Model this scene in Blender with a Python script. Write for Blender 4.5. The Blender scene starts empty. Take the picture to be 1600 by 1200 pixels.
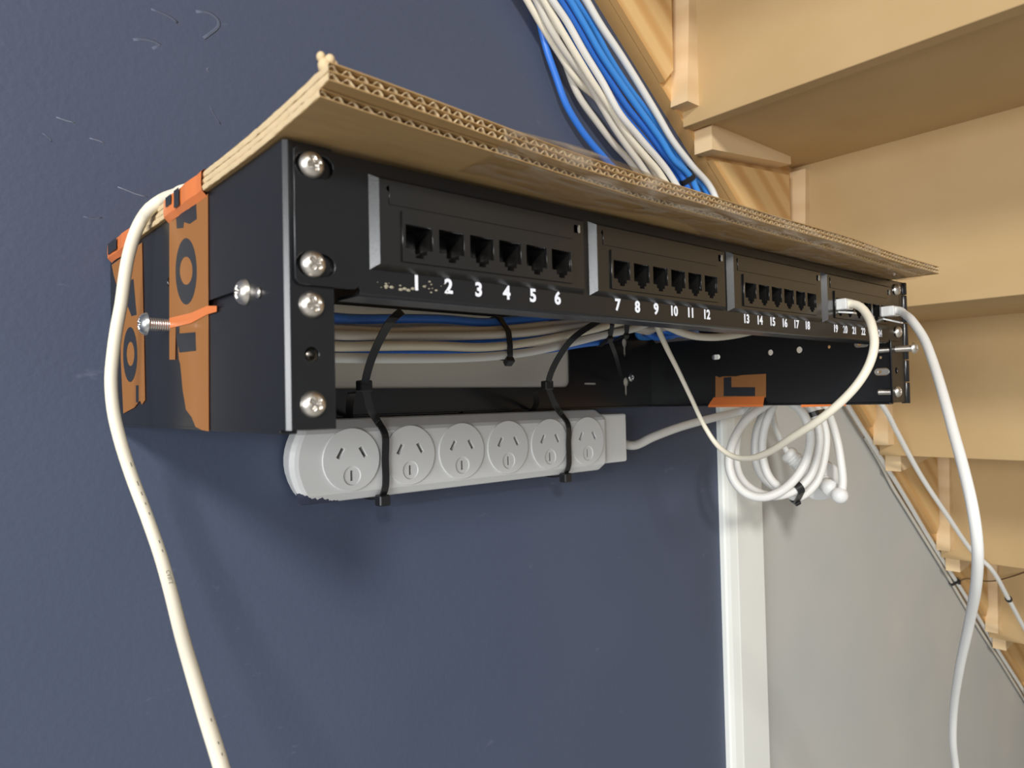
import bpy, bmesh, math, random
from mathutils import Vector, Matrix
random.seed(7)
S = 0.001                                    # the scene is laid out in millimetres, 1 unit = 1 m
sc = bpy.context.scene
col = sc.collection
# ------------------------------------------------------------------ camera
YAW, PITCH, ROLL = 0.7159145, 0.0231735, -0.0221480
CAM = Vector((-333.098, -212.229, -82.746)); FPX = 1111.73
_f = Vector((math.sin(YAW)*math.cos(PITCH), math.cos(YAW)*math.cos(PITCH), math.sin(PITCH)))
_r0 = Vector((math.cos(YAW), -math.sin(YAW), 0)); _u0 = _r0.cross(_f)
_r = _r0*math.cos(ROLL) + _u0*math.sin(ROLL)
_u = -_r0*math.sin(ROLL) + _u0*math.cos(ROLL)
cd = bpy.data.cameras.new('camera'); cam = bpy.data.objects.new('camera', cd); col.objects.link(cam)
m = Matrix((_r, _u, -_f)).transposed().to_4x4(); m.translation = CAM*S; cam.matrix_world = m
cd.sensor_fit = 'HORIZONTAL'; cd.sensor_width = 36.0; cd.lens = FPX/1600*36.0
cd.clip_start = 0.005; cd.clip_end = 50
cd.dof.use_dof = True; cd.dof.focus_distance = 0.47; cd.dof.aperture_fstop = 20
sc.camera = cam
# ------------------------------------------------------------------ world, lights, exposure
w = bpy.data.worlds.new('world'); sc.world = w; w.use_nodes = True
w.node_tree.nodes['Background'].inputs[0].default_value = (0.95, 0.97, 1.0, 1)
w.node_tree.nodes['Background'].inputs[1].default_value = 0.27
def area(name, loc, target, size, power, color, size_y=None):
    l = bpy.data.lights.new(name, 'AREA'); l.shape = 'RECTANGLE' if size_y else 'DISK'; l.size = size; l.size_y = size_y or size; l.energy = power; l.color = color
    o = bpy.data.objects.new(name, l); col.objects.link(o); o.location = loc
    o.rotation_euler = (Vector(target) - Vector(loc)).to_track_quat('-Z', 'Y').to_euler()
# room lamp on the ceiling behind the camera's left shoulder (casts the soft shadow below the bracket) and the
# daylit opening along the wall to the left (the cool streaks on every left-facing edge); both outside the picture
area('ceiling_lamp_offscreen', (-1.90, -2.60, 1.28), (0.15, 0.15, -0.05), 0.50, 72, (1.0, 0.97, 0.92))
area('window_left_offscreen', (-2.60, -0.98, 0.05), (0.0, 0.1, -0.1), 1.3, 54, (0.96, 0.98, 1.0), 0.75)
sc.view_settings.view_transform = 'Standard'; sc.view_settings.look = 'None'
sc.view_settings.gamma = 1; sc.view_settings.use_curve_mapping = False
sc.view_settings.exposure = 0.18
# ------------------------------------------------------------------ measuring helpers (photo pixel -> point on a real plane, mm)
def ray(x, y): return _f + _r*((x-800)/FPX) - _u*((y-600)/FPX)
def aY(x, y, Y): d = ray(x, y); return CAM + d*((Y-CAM.y)/d.y)
def aX(x, y, X): d = ray(x, y); return CAM + d*((X-CAM.x)/d.x)
def aD(x, y, D): return CAM + ray(x, y)*D
V = lambda *a: Vector(a)
# ------------------------------------------------------------------ materials
def mat(name, color, rough=0.5, metal=0.0, spec=0.5, noise=0, nscale=40, color2=None, bump=0, bscale=300, stretch=None, coat=0):
    mt = bpy.data.materials.new(name); mt.use_nodes = True
    nt = mt.node_tree; b = nt.nodes['Principled BSDF']
    b.inputs['Base Color'].default_value = (*color, 1); b.inputs['Roughness'].default_value = rough
    b.inputs['Metallic'].default_value = metal; b.inputs['Specular IOR Level'].default_value = spec
    b.inputs['Coat Weight'].default_value = coat
    tc = nt.nodes.new('ShaderNodeTexCoord'); mp = nt.nodes.new('ShaderNodeMapping')
    nt.links.new(tc.outputs['Object'], mp.inputs[0])
    if stretch: mp.inputs['Scale'].default_value = stretch
    if color2:
        n = nt.nodes.new('ShaderNodeTexNoise'); n.inputs['Scale'].default_value = nscale; n.inputs['Detail'].default_value = 5
        r = nt.nodes.new('ShaderNodeValToRGB'); r.color_ramp.elements[0].position = 0.5-noise; r.color_ramp.elements[1].position = 0.5+noise
        r.color_ramp.elements[0].color = (*color, 1); r.color_ramp.elements[1].color = (*color2, 1)
        nt.links.new(mp.outputs[0], n.inputs['Vector']); nt.links.new(n.outputs[0], r.inputs[0]); nt.links.new(r.outputs[0], b.inputs['Base Color'])
    if bump:
        n2 = nt.nodes.new('ShaderNodeTexNoise'); n2.inputs['Scale'].default_value = bscale; n2.inputs['Detail'].default_value = 3
        bp = nt.nodes.new('ShaderNodeBump'); bp.inputs['Strength'].default_value = bump; bp.inputs['Distance'].default_value = 0.001
        nt.links.new(tc.outputs['Object'], n2.inputs['Vector']); nt.links.new(n2.outputs[0], bp.inputs['Height']); nt.links.new(bp.outputs[0], b.inputs['Normal'])
    return mt
def srgb(r, g, b):
    f = lambda c: (c/255/12.92 if c/255 <= .04045 else ((c/255+.055)/1.055)**2.4)
    return (f(r), f(g), f(b))
M = {}
M['white_wall'] = mat('pale_wall_paint', srgb(182,184,181), .7, bump=.12, bscale=220, color2=srgb(192,190,184), noise=.2, nscale=6)
M['trim'] = mat('white_trim_paint', srgb(232,234,228), .5, bump=.05, bscale=200)
M['mdf'] = mat('mdf', srgb(184,154,108), .75, color2=srgb(191,162,117), noise=.25, nscale=14, bump=.06, bscale=900)
M['black'] = mat('black_powder_coat', (.0075,.0078,.0088), .28, spec=.6, bump=.05, bscale=2500)
M['blackp'] = mat('black_plastic', (.009,.0085,.008), .26, spec=.75, bump=.03, bscale=1800)
M['brass'] = mat('socket_contact', (.45,.36,.2), .4, metal=1)
M['dust'] = mat('dust_fleck', (.33,.3,.22), .9)
M['steel'] = mat('nickel_screw', (.78,.73,.66), .36, metal=1, color2=(.66,.61,.54), noise=.25, nscale=300)
M['zinc'] = mat('zinc_screw', (.55,.55,.55), .32, metal=1)
M['wplast'] = mat('white_plastic', srgb(226,226,224), .36, spec=.45)
M['cream_cable'] = mat('cream_cable', srgb(228,220,200), .42)
M['white_cable'] = mat('white_cable', srgb(226,225,220), .42)
M['grey_cable'] = mat('grey_cable', srgb(206,200,188), .45)
M['tan_cable'] = mat('tan_cable', srgb(214,196,160), .45)
M['blue_cable'] = mat('blue_cable', srgb(52,118,214), .4)
M['blue_cable2'] = mat('light_blue_cable', srgb(62,140,222), .4)
M['nylon'] = mat('black_nylon', (.014,.014,.015), .34)
M['number'] = mat('white_print', srgb(236,238,245), .5)
M['print'] = mat('grey_print', srgb(128,122,108), .6)
M['liner'] = mat('kraft_liner', srgb(180,146,98), .68, color2=srgb(170,136,88), noise=.2, nscale=30, stretch=(1,8,8), bump=.08, bscale=400)
M['flute'] = mat('kraft_fluting', srgb(208,184,144), .8)
M['wire'] = mat('brown_wire', srgb(92,66,42), .5)
M['letter'] = mat('tape_black_print', (.02,.022,.027), .4)
# pine with stretched grain along the board (object x)
def pine(name, c1, c2, ang):
    mt = bpy.data.materials.new(name); mt.use_nodes = True; nt = mt.node_tree; b = nt.nodes['Principled BSDF']
    tc = nt.nodes.new('ShaderNodeTexCoord'); mp = nt.nodes.new('ShaderNodeMapping'); mp2 = nt.nodes.new('ShaderNodeMapping')
    mp.inputs['Rotation'].default_value = (0, ang, 0); mp2.inputs['Scale'].default_value = (1.2, 18, 18)
    wv = nt.nodes.new('ShaderNodeTexWave'); wv.bands_direction = 'Z'; wv.inputs['Scale'].default_value = 0.55
    wv.inputs['Distortion'].default_value = 9; wv.inputs['Detail'].default_value = 2; wv.inputs['Detail Scale'].default_value = .4
    r = nt.nodes.new('ShaderNodeValToRGB'); r.color_ramp.elements[0].color = (*c1, 1); r.color_ramp.elements[1].color = (*c2, 1)
    r.color_ramp.elements[0].position = .3; r.color_ramp.elements[1].position = .95
    nt.links.new(tc.outputs['Object'], mp.inputs[0]); nt.links.new(mp.outputs[0], mp2.inputs[0]); nt.links.new(mp2.outputs[0], wv.inputs['Vector'])
    nt.links.new(wv.outputs[0], r.inputs[0]); nt.links.new(r.outputs[0], b.inputs['Base Color']); b.inputs['Roughness'].default_value = .6
    return mt
M['pine'] = pine('pine_board', srgb(222,186,130), srgb(204,160,102), -math.atan(.79))
M['pinew'] = pine('pine_wedge_wood', srgb(224,196,154), srgb(217,187,143), 0.1)
# wall: navy paint, unpainted cream patch left behind the bracket, scuffs
def wall_mat():
    mt = bpy.data.materials.new('navy_wall_paint'); mt.use_nodes = True; nt = mt.node_tree; b = nt.nodes['Principled BSDF']
    tc = nt.nodes.new('ShaderNodeTexCoord'); sp = nt.nodes.new('ShaderNodeSeparateXYZ'); nt.links.new(tc.outputs['Object'], sp.inputs[0])
    def math_(op, a, b_=None, v=None):
        n = nt.nodes.new('ShaderNodeMath'); n.operation = op; nt.links.new(a, n.inputs[0])
        if b_ is not None: nt.links.new(b_, n.inputs[1])
        elif v is not None: n.inputs[1].default_value = v
        return n.outputs[0]
    x1 = math_('GREATER_THAN', sp.outputs[0], v=-.228); x2 = math_('LESS_THAN', sp.outputs[0], v=.236)
    z1 = math_('GREATER_THAN', sp.outputs[2], v=-.087); z2 = math_('LESS_THAN', sp.outputs[2], v=-.002)
    mk = math_('MULTIPLY', math_('MULTIPLY', x1, x2), math_('MULTIPLY', z1, z2))
    n = nt.nodes.new('ShaderNodeTexNoise'); n.inputs['Scale'].default_value = 5; n.inputs['Detail'].default_value = 6
    nt.links.new(tc.outputs['Object'], n.inputs['Vector'])
    r = nt.nodes.new('ShaderNodeValToRGB'); r.color_ramp.elements[0].position = .3; r.color_ramp.elements[1].position = .75
    r.color_ramp.elements[0].color = (*srgb(68,77,98), 1); r.color_ramp.elements[1].color = (*srgb(74,83,103), 1)
    nt.links.new(n.outputs[0], r.inputs[0])
    # chalky scuffs
    mp = nt.nodes.new('ShaderNodeMapping'); mp.inputs['Rotation'].default_value = (0, .5, 0); mp.inputs['Scale'].default_value = (9, 9, 26)
    nt.links.new(tc.outputs['Object'], mp.inputs[0])
    n3 = nt.nodes.new('ShaderNodeTexNoise'); n3.inputs['Scale'].default_value = 2.4; n3.inputs['Detail'].default_value = 8; n3.inputs['Roughness'].default_value = .7
    nt.links.new(mp.outputs[0], n3.inputs['Vector'])
    r3 = nt.nodes.new('ShaderNodeValToRGB'); r3.color_ramp.elements[0].position = .64; r3.color_ramp.elements[1].position = .78
    r3.color_ramp.elements[0].color = (0,0,0,1); r3.color_ramp.elements[1].color = (.5,.5,.5,1)
    nt.links.new(n3.outputs[0], r3.inputs[0])
    mx = nt.nodes.new('ShaderNodeMixRGB'); nt.links.new(r3.outputs[0], mx.inputs[0]); nt.links.new(r.outputs[0], mx.inputs[1])
    mx.inputs[2].default_value = (*srgb(128,134,150), 1)
    mx2 = nt.nodes.new('ShaderNodeMixRGB'); nt.links.new(mk, mx2.inputs[0]); nt.links.new(mx.outputs[0], mx2.inputs[1]); mx2.inputs[2].default_value = (*srgb(244,238,222), 1)
    nt.links.new(mx2.outputs[0], b.inputs['Base Color']); b.inputs['Roughness'].default_value = .5; b.inputs['Specular IOR Level'].default_value = .4
    n2 = nt.nodes.new('ShaderNodeTexNoise'); n2.inputs['Scale'].default_value = 260; n2.inputs['Detail'].default_value = 3
    nt.links.new(tc.outputs['Object'], n2.inputs['Vector'])
    bp = nt.nodes.new('ShaderNodeBump'); bp.inputs['Strength'].default_value = .2; bp.inputs['Distance'].default_value = .001
    nt.links.new(n2.outputs[0], bp.inputs['Height']); nt.links.new(bp.outputs[0], b.inputs['Normal'])
    return mt
M['navy'] = wall_mat()
def strip_mat():                              # white plastic with the navy wall paint smeared on its lower left corner
    mt = mat('white_plastic_with_paint_smear', srgb(226,226,224), .36, spec=.45); nt = mt.node_tree; b = nt.nodes['Principled BSDF']
    tc = nt.nodes.new('ShaderNodeTexCoord'); sp = nt.nodes.new('ShaderNodeSeparateXYZ'); nt.links.new(tc.outputs['Object'], sp.inputs[0])
    n = nt.nodes.new('ShaderNodeTexNoise'); n.inputs['Scale'].default_value = 260; n.inputs['Detail'].default_value = 4
    mp = nt.nodes.new('ShaderNodeMapping'); mp.inputs['Scale'].default_value = (1, .1, .15)
    nt.links.new(tc.outputs['Object'], mp.inputs[0]); nt.links.new(mp.outputs[0], n.inputs['Vector'])
    def mth(op, a, b_): 
        q = nt.nodes.new('ShaderNodeMath'); q.operation = op
        for i, v in enumerate((a, b_)):
            if isinstance(v, (int, float)): q.inputs[i].default_value = v
            else: nt.links.new(v, q.inputs[i])
        return q.outputs[0]
    # limit height falls from the corner towards the right
    lim = mth('ADD', mth('MULTIPLY', sp.outputs[0], -.26), -.1757)         # metres
    lim = mth('ADD', lim, mth('MULTIPLY', mth('SUBTRACT', n.outputs[0], .5), .006))
    k = mth('MULTIPLY', mth('LESS_THAN', sp.outputs[2], lim), mth('GREATER_THAN', sp.outputs[0], -.1475))
    mx = nt.nodes.new('ShaderNodeMixRGB'); nt.links.new(k, mx.inputs[0]); mx.inputs[1].default_value = (*srgb(226,226,224), 1); mx.inputs[2].default_value = (*srgb(62,66,84), 1)
    nt.links.new(mx.outputs[0], b.inputs['Base Color'])
    return mt
M['strip'] = strip_mat()
def tape_mat(name, dif, trans, fac, gl):
    mt = bpy.data.materials.new(name); mt.use_nodes = True; nt = mt.node_tree; nt.nodes.remove(nt.nodes['Principled BSDF'])
    out = nt.nodes['Material Output']
    d = nt.nodes.new('ShaderNodeBsdfDiffuse'); d.inputs[0].default_value = (*dif, 1)
    t = nt.nodes.new('ShaderNodeBsdfTransparent'); t.inputs[0].default_value = (*trans, 1)
    g = nt.nodes.new('ShaderNodeBsdfGlossy'); g.inputs['Roughness'].default_value = .16
    a = nt.nodes.new('ShaderNodeMixShader'); a.inputs[0].default_value = fac
    nt.links.new(t.outputs[0], a.inputs[1]); nt.links.new(d.outputs[0], a.inputs[2])
    lw = nt.nodes.new('ShaderNodeLayerWeight'); lw.inputs['Blend'].default_value = .25
    ml = nt.nodes.new('ShaderNodeMath'); ml.operation = 'MULTIPLY_ADD'; ml.inputs[1].default_value = gl; ml.inputs[2].default_value = .03
    nt.links.new(lw.outputs['Facing'], ml.inputs[0])
    c = nt.nodes.new('ShaderNodeMixShader'); nt.links.new(ml.outputs[0], c.inputs[0]); nt.links.new(a.outputs[0], c.inputs[1]); nt.links.new(g.outputs[0], c.inputs[2])
    nt.links.new(c.outputs[0], out.inputs['Surface'])
    return mt
M['otape'] = tape_mat('orange_tape', (.47,.24,.085), (1.0,.33,.10), .55, .05)
M['ctape'] = tape_mat('clear_tape', (.62,.52,.40), (.96,.93,.87), .03, .28)
nt = M['ctape'].node_tree
nz = nt.nodes.new('ShaderNodeTexNoise'); nz.inputs['Scale'].default_value = 1; nz.inputs['Detail'].default_value = 4; nz.inputs['Distortion'].default_value = 1.5
tcn = nt.nodes.new('ShaderNodeTexCoord'); mpn = nt.nodes.new('ShaderNodeMapping'); mpn.inputs['Scale'].default_value = (28, 110, 110)
nt.links.new(tcn.outputs['Object'], mpn.inputs[0]); nt.links.new(mpn.outputs[0], nz.inputs['Vector'])
rmp = nt.nodes.new('ShaderNodeValToRGB'); rmp.color_ramp.elements[0].position = .45; rmp.color_ramp.elements[1].position = .72
rmp.color_ramp.elements[0].color = (.02,.02,.02,1); rmp.color_ramp.elements[1].color = (.42,.42,.42,1)
nt.links.new(nz.outputs[0], rmp.inputs[0])
for n_ in nt.nodes:
    if n_.type == 'MIX_SHADER' and not n_.inputs[0].is_linked: nt.links.new(rmp.outputs[0], n_.inputs[0])
M['otape2'] = mat('orange_tape_over_card', (.74,.20,.05), .35)
def clear_mat():
    mt = mat('clear_plastic', (.95,.95,.93), .15); b = mt.node_tree.nodes['Principled BSDF']
    b.inputs['Transmission Weight'].default_value = .4; b.inputs['IOR'].default_value = 1.5
    return mt
M['clear'] = clear_mat()
# ------------------------------------------------------------------ mesh helpers
def link(o, parent=None):
    col.objects.link(o)
    if parent: o.parent = parent
    return o
def mesh_obj(name, verts, faces, m_, parent=None, smooth=False, base=None):
    """verts in mm world coordinates; base = origin of the owner (mm) so parts sit relative to it"""
    me = bpy.data.meshes.new(name)
    me.from_pydata([(v[0]*S, v[1]*S, v[2]*S) for v in verts], [], faces)
    me.materials.append(M[m_]); 
    if smooth: me.shade_smooth()
    me.update()
    return link(bpy.data.objects.new(name, me), parent)
def bm_obj(name, bm, m_, parent=None, smooth=False):
    me = bpy.data.meshes.new(name); bmesh.ops.recalc_face_normals(bm, faces=bm.faces)
    bmesh.ops.scale(bm, vec=(S,S,S), verts=bm.verts); bm.to_mesh(me); bm.free(); me.materials.append(M[m_])
    if smooth: me.shade_smooth()
    return link(bpy.data.objects.new(name, me), parent)
def tag(o, label, cat, group=None, kind=None):
    o['label'] = label; o['category'] = cat
    if group: o['group'] = group
    if kind: o['kind'] = kind
    return o
def thing(name, label, cat, group=None):
    o = bpy.data.objects.new(name, None); o.empty_display_size = .01; col.objects.link(o)
    return tag(o, label, cat, group)
def bx(bm, a, b, bev=0, seg=2):
    r = bmesh.ops.create_cube(bm, size=1)
    c = [(a[i]+b[i])/2 for i in range(3)]; d = [abs(b[i]-a[i]) for i in range(3)]
    for v in r['verts']: v.co = Vector((c[i]+v.co[i]*d[i] for i in range(3)))
    if bev:
        es = list({e for v in r['verts'] for e in v.link_edges})
        bmesh.ops.bevel(bm, geom=es, offset=bev, segments=seg, affect='EDGES', profile=.5)
def box(name, a, b, m_, parent=None, bev=0, seg=2):
    bm = bmesh.new(); bx(bm, a, b, bev, seg); return bm_obj(name, bm, m_, parent)
def shape2d(outline, holes, depth, fn, name, m_, parent=None, bev=0):
    """flat plate with real holes: 2-D outlines filled and extruded to depth, then mapped by fn(u, v, w), w in 0..depth"""
    cu = bpy.data.curves.new('c', 'CURVE'); cu.dimensions = '2D'; cu.fill_mode = 'BOTH'; cu.extrude = depth/2 - bev; cu.bevel_depth = bev; cu.bevel_resolution = 1; cu.offset = -bev
    for pl in [outline] + list(holes):
        sp = cu.splines.new('POLY'); sp.points.add(len(pl)-1); sp.use_cyclic_u = True
        for p, q in zip(sp.points, pl): p.co = (q[0], q[1], 0, 1)
    o = bpy.data.objects.new('c', cu); me = bpy.data.meshes.new_from_object(o)
    bpy.data.objects.remove(o); bpy.data.curves.remove(cu)
    for v in me.vertices: v.co = Vector(fn(v.co.x, v.co.y, v.co.z + depth/2))*S
    bm = bmesh.new(); bm.from_mesh(me); bmesh.ops.remove_doubles(bm, verts=bm.verts, dist=1e-6); bmesh.ops.recalc_face_normals(bm, faces=bm.faces); bm.to_mesh(me); bm.free()
    me.name = name; me.materials.clear(); me.materials.append(M[m_])
    return link(bpy.data.objects.new(name, me), parent)
def text_mesh(body, size, depth, fn, name, m_, parent=None, off=0):
    cu = bpy.data.curves.new('t', 'FONT'); cu.body = body; cu.size = size; cu.align_x = 'CENTER'; cu.align_y = 'CENTER'; cu.extrude = depth/2; cu.offset = off; cu.resolution_u = 4
    o = bpy.data.objects.new('t', cu); me = bpy.data.meshes.new_from_object(o)
    bpy.data.objects.remove(o); bpy.data.curves.remove(cu)
    for v in me.vertices: v.co = Vector(fn(v.co.x, v.co.y, v.co.z + depth/2))*S
    me.name = name; me.materials.clear(); me.materials.append(M[m_])
    return link(bpy.data.objects.new(name, me), parent)
def circ(cx, cy, r, n=20): return [(cx + r*math.cos(2*math.pi*i/n), cy + r*math.sin(2*math.pi*i/n)) for i in range(n)]
def rrect(x0, y0, x1, y1, r, n=5):
    pts = []
    for cx, cy, a0 in ((x1-r, y1-r, 0), (x0+r, y1-r, 90), (x0+r, y0+r, 180), (x1-r, y0+r, 270)):
        for i in range(n+1):
            a = math.radians(a0 + 90*i/n); pts.append((cx+r*math.cos(a), cy+r*math.sin(a)))
    return pts
def spline(pts, step=4):
    pts = [Vector(p) for p in pts]; P = [2*pts[0]-pts[1]] + pts + [2*pts[-1]-pts[-2]]; out = []
    for i in range(1, len(P)-2):
        p0, p1, p2, p3 = P[i-1:i+3]; n = max(2, int((p2-p1).length/step))
        t0 = 0; a = .5
        d1, d2, d3 = [max((x-y).length, 1e-3)**a for x, y in ((p1,p0), (p2,p1), (p3,p2))]
        m1 = (p1-p0)/d1 - (p2-p0)/(d1+d2) + (p2-p1)/d2; m2 = (p2-p1)/d2 - (p3-p1)/(d2+d3) + (p3-p2)/d3
        m1 *= d2; m2 *= d2
        for k in range(n):
            t = k/n; out.append(p1*(2*t**3-3*t*t+1) + m1*(t**3-2*t*t+t) + p2*(-2*t**3+3*t*t) + m2*(t**3-t*t))
    out.append(pts[-1]); return out
def frames(path):
    T = [(path[min(i+1, len(path)-1)] - path[max(i-1, 0)]).normalized() for i in range(len(path))]
    n = T[0].orthogonal().normalized(); out = []
    for t in T:
        n = (n - t*n.dot(t)).normalized(); out.append((t, n, t.cross(n)))
    return out
def tube(name, path, r, m_, parent=None, seg=12, rad=None, step=4, raw=False):
    path = path if raw else spline(path, step); fr = frames(path); vs = []; fs = []; N = len(path)
    for i, (p, (t, n, b)) in enumerate(zip(path, fr)):
        ri = r*(rad(i/(N-1)) if rad else 1)
        for k in range(seg):
            a = 2*math.pi*k/seg; vs.append(p + (n*math.cos(a) + b*math.sin(a))*ri)
    for i in range(N-1):
        for k in range(seg): fs.append((i*seg+k, i*seg+(k+1)%seg, (i+1)*seg+(k+1)%seg, (i+1)*seg+k))
    fs.append(tuple(range(seg))[::-1]); fs.append(tuple((N-1)*seg+k for k in range(seg)))
    return mesh_obj(name, vs, fs, m_, parent, smooth=True)
def strap(name, path, width, thick, waxis, m_, parent=None, closed=False, step=3):
    path = spline(path + ([path[0]] if closed else []), step); N = len(path); vs = []; fs = []; W = Vector(waxis).normalized()
    for i, p in enumerate(path):
        t = (path[min(i+1, N-1)] - path[max(i-1, 0)]).normalized()
        wv = (W - t*W.dot(t)).normalized(); n = t.cross(wv)
        for a, b in ((-.5,-.5), (.5,-.5), (.5,.5), (-.5,.5)): vs.append(p + wv*width*a + n*thick*b)
    for i in range(N-1):
        for k in range(4): fs.append((i*4+k, i*4+(k+1)%4, i*4+4+(k+1)%4, i*4+4+k))
    fs.append((3,2,1,0)); fs.append(tuple((N-1)*4+k for k in range(4)))
    return mesh_obj(name, vs, fs, m_, parent)
def lathe(name, prof, mtx, m_, parent=None, seg=24, smooth=True):
    vs = []; fs = []
    for r, z in prof:
        for k in range(seg): a = 2*math.pi*k/seg; vs.append(mtx @ Vector((r*math.cos(a), r*math.sin(a), z)))
    for i in range(len(prof)-1):
        for k in range(seg): fs.append((i*seg+k, i*seg+(k+1)%seg, (i+1)*seg+(k+1)%seg, (i+1)*seg+k))
    fs.append(tuple(range(seg))[::-1]); fs.append(tuple((len(prof)-1)*seg+k for k in range(seg)))
    return mesh_obj(name, vs, fs, m_, parent, smooth)
def frame_to(loc, axis, spin=0):
    q = Vector(axis).normalized().to_track_quat('Z', 'Y'); return Matrix.Translation(loc) @ q.to_matrix().to_4x4() @ Matrix.Rotation(spin, 4, 'Z')
_screw_cache = {}
def screw(name, loc, axis, R=4.3, H=2.9, shank=14, r=2.4, spin=0, parent=None, m_='steel'):
    """pan head with a pressed cross recess; axis points out of the surface; threaded shank behind"""
    key = (R, H, shank, r, m_)
    if key not in _screw_cache:
        seg, rings = 40, 16; vs = []; fs = []
        for i in range(rings+1):
            rr = R*i/rings
            for k in range(seg):
                a = 2*math.pi*k/seg; x, y = rr*math.cos(a), rr*math.sin(a)
                z = H*max(0, 1-(rr/R)**2.6)**.62
                f = lambda u, v: max(0, min(1, (.75-abs(u))/.3))*max(0, min(1, (R*.56-abs(v))/.5))
                z -= 1.25*max(f(x, y), f(y, x))
                vs.append((x, y, max(z, 0)))
        for i in range(rings):
            for k in range(seg): fs.append((i*seg+k, (i+1)*seg+k, (i+1)*seg+(k+1)%seg, i*seg+(k+1)%seg))
        base = len(vs); prof = [(R, 0), (r, 0)]
        z = 0
        while z > -shank+1: prof += [(r, z-.25), (r*.84, z-.5), (r, z-.75)]; z -= .9
        prof += [(r*.5, -shank)]
        s2 = 16
        for q, zz in prof:
            for k in range(s2): a = 2*math.pi*k/s2; vs.append((q*math.cos(a), q*math.sin(a), zz))
        for i in range(len(prof)-1):
            for k in range(s2): fs.append((base+i*s2+k, base+i*s2+(k+1)%s2, base+(i+1)*s2+(k+1)%s2, base+(i+1)*s2+k))
        fs.append(tuple(base+(len(prof)-1)*s2+k for k in range(s2)))
        me = bpy.data.meshes.new(name); me.from_pydata([tuple(c*S for c in v) for v in vs], [], fs); me.materials.append(M[m_]); me.shade_smooth()
        _screw_cache[key] = me
    o = bpy.data.objects.new(name, _screw_cache[key]); mtx = frame_to(Vector(loc), axis, spin); mtx.translation = mtx.translation*S
    o.matrix_world = mtx; return link(o, parent)

# =================================================================== the setting
WALL = 236.0
wall = mesh_obj('wall_back', [(-1300,WALL,-1150),(357,WALL,-1150),(357,WALL,900),(-1300,WALL,900),(-1300,WALL+60,-1150),(357,WALL+60,-1150),(357,WALL+60,900),(-1300,WALL+60,900)],
    [(0,1,2,3),(5,4,7,6),(0,4,5,1),(3,2,6,7),(0,3,7,4),(1,5,6,2)], 'navy')
tag(wall, 'navy blue painted wall behind the wall bracket', 'wall', kind='structure')
w2 = mesh_obj('wall_right', [(357,WALL,-1150),(2300,WALL,-1150),(2300,WALL,900),(357,WALL,900),(357,WALL+60,-1150),(2300,WALL+60,-1150),(2300,WALL+60,900),(357,WALL+60,900)],
    [(0,1,2,3),(5,4,7,6),(0,4,5,1),(3,2,6,7),(0,3,7,4),(1,5,6,2)], 'white_wall')
tag(w2, 'pale grey-white plastered wall below the stair stringer', 'wall', kind='structure')
M['scuff'] = mat('chalky_scuff', srgb(112,118,134), .8); M['smear'] = mat('faint_smear', srgb(79,87,105), .7)
for l, r_, mm in (([(184,292),(200,298),(212,303),(231,308)], .38, 'scuff'), ([(88,183),(102,188),(118,192)], .35, 'scuff'), ([(140,216),(152,219),(164,224)], .3, 'scuff'), ([(325,112),(323,108),(326,106)], .3, 'scuff'),
                  ([(236,14),(252,20),(268,28),(278,36)], .8, 'smear'), ([(306,18),(326,20),(340,30),(342,40),(332,50),(318,60)], 1.1, 'smear'), ([(208,62),(228,62),(250,70),(238,76)], 1.0, 'smear'),
                  ([(328,165),(336,182),(345,194)], .4, 'smear'), ([(66,208),(78,216),(80,222)], .4, 'smear'), ([(130,338),(146,342),(160,340)], .4, 'smear')):
    o = tube('scuff_mark', [aY(x, y, WALL) for x, y in l], r_, mm, wall, seg=6)
    for v in o.data.vertices: v.co.y = WALL*S + (v.co.y - WALL*S)*.03
def trimboard():
    prof = [(356,WALL+1),(356,WALL-5),(357.5,WALL-7),(362,WALL-9),(372,WALL-11),(374,WALL-11.6),(427,WALL-11.6),(429.5,WALL-10),(430,WALL+1)]
    vs = [(x,y,-1150) for x,y in prof] + [(x,y,128-.78*(x-356)) for x,y in prof]; n = len(prof)
    fs = [(i,(i+1)%n,n+(i+1)%n,n+i) for i in range(n)] + [tuple(range(n))[::-1], tuple(range(n,2*n))]
    o = mesh_obj('trim_1', vs, fs, 'trim'); tag(o, 'white painted timber cover strip between the navy and pale walls', 'trim', kind='structure')
trimboard()
fl = box('floor', (-1300,-1500,-1210), (2300,WALL+60,-1150), 'white_wall'); tag(fl, 'plain pale floor below the wall bracket', 'floor', kind='structure')

# ------------------------------------------------------------------- staircase
YS, GO, RI = 216.0, 231.5, 186.0
stair = thing('staircase', 'raw timber staircase seen from below with fibreboard treads and pine stringer', 'staircase')
FRONT = -640.0; T = 18
zl = lambda X: -112 - .79*(X-689)
YB = 222.0                                   # bottom of the routed housings; the full-thickness lands stand proud of it
F6 = [(0,3,2,1),(4,5,6,7),(0,1,5,4),(1,2,6,5),(2,3,7,6),(3,0,4,7)]
def prism(name, poly, y0, y1, m_, parent):
    n = len(poly); bm = bmesh.new()
    A = [bm.verts.new((x, y0, z)) for x, z in poly]; B = [bm.verts.new((x, y1, z)) for x, z in poly]
    bm.faces.new(A); bm.faces.new(B[::-1])
    for i in range(n): bm.faces.new((A[i], B[i], B[(i+1)%n], A[(i+1)%n]))
    return bm_obj(name, bm, m_, parent)
x0, x1, h = -420, 1720, 330
prism('stringer', [(x0,zl(x0)),(x1,zl(x1)),(x1,zl(x1)+h),(x0,zl(x0)+h)], YB, WALL+.5, 'pine', stair)
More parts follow.
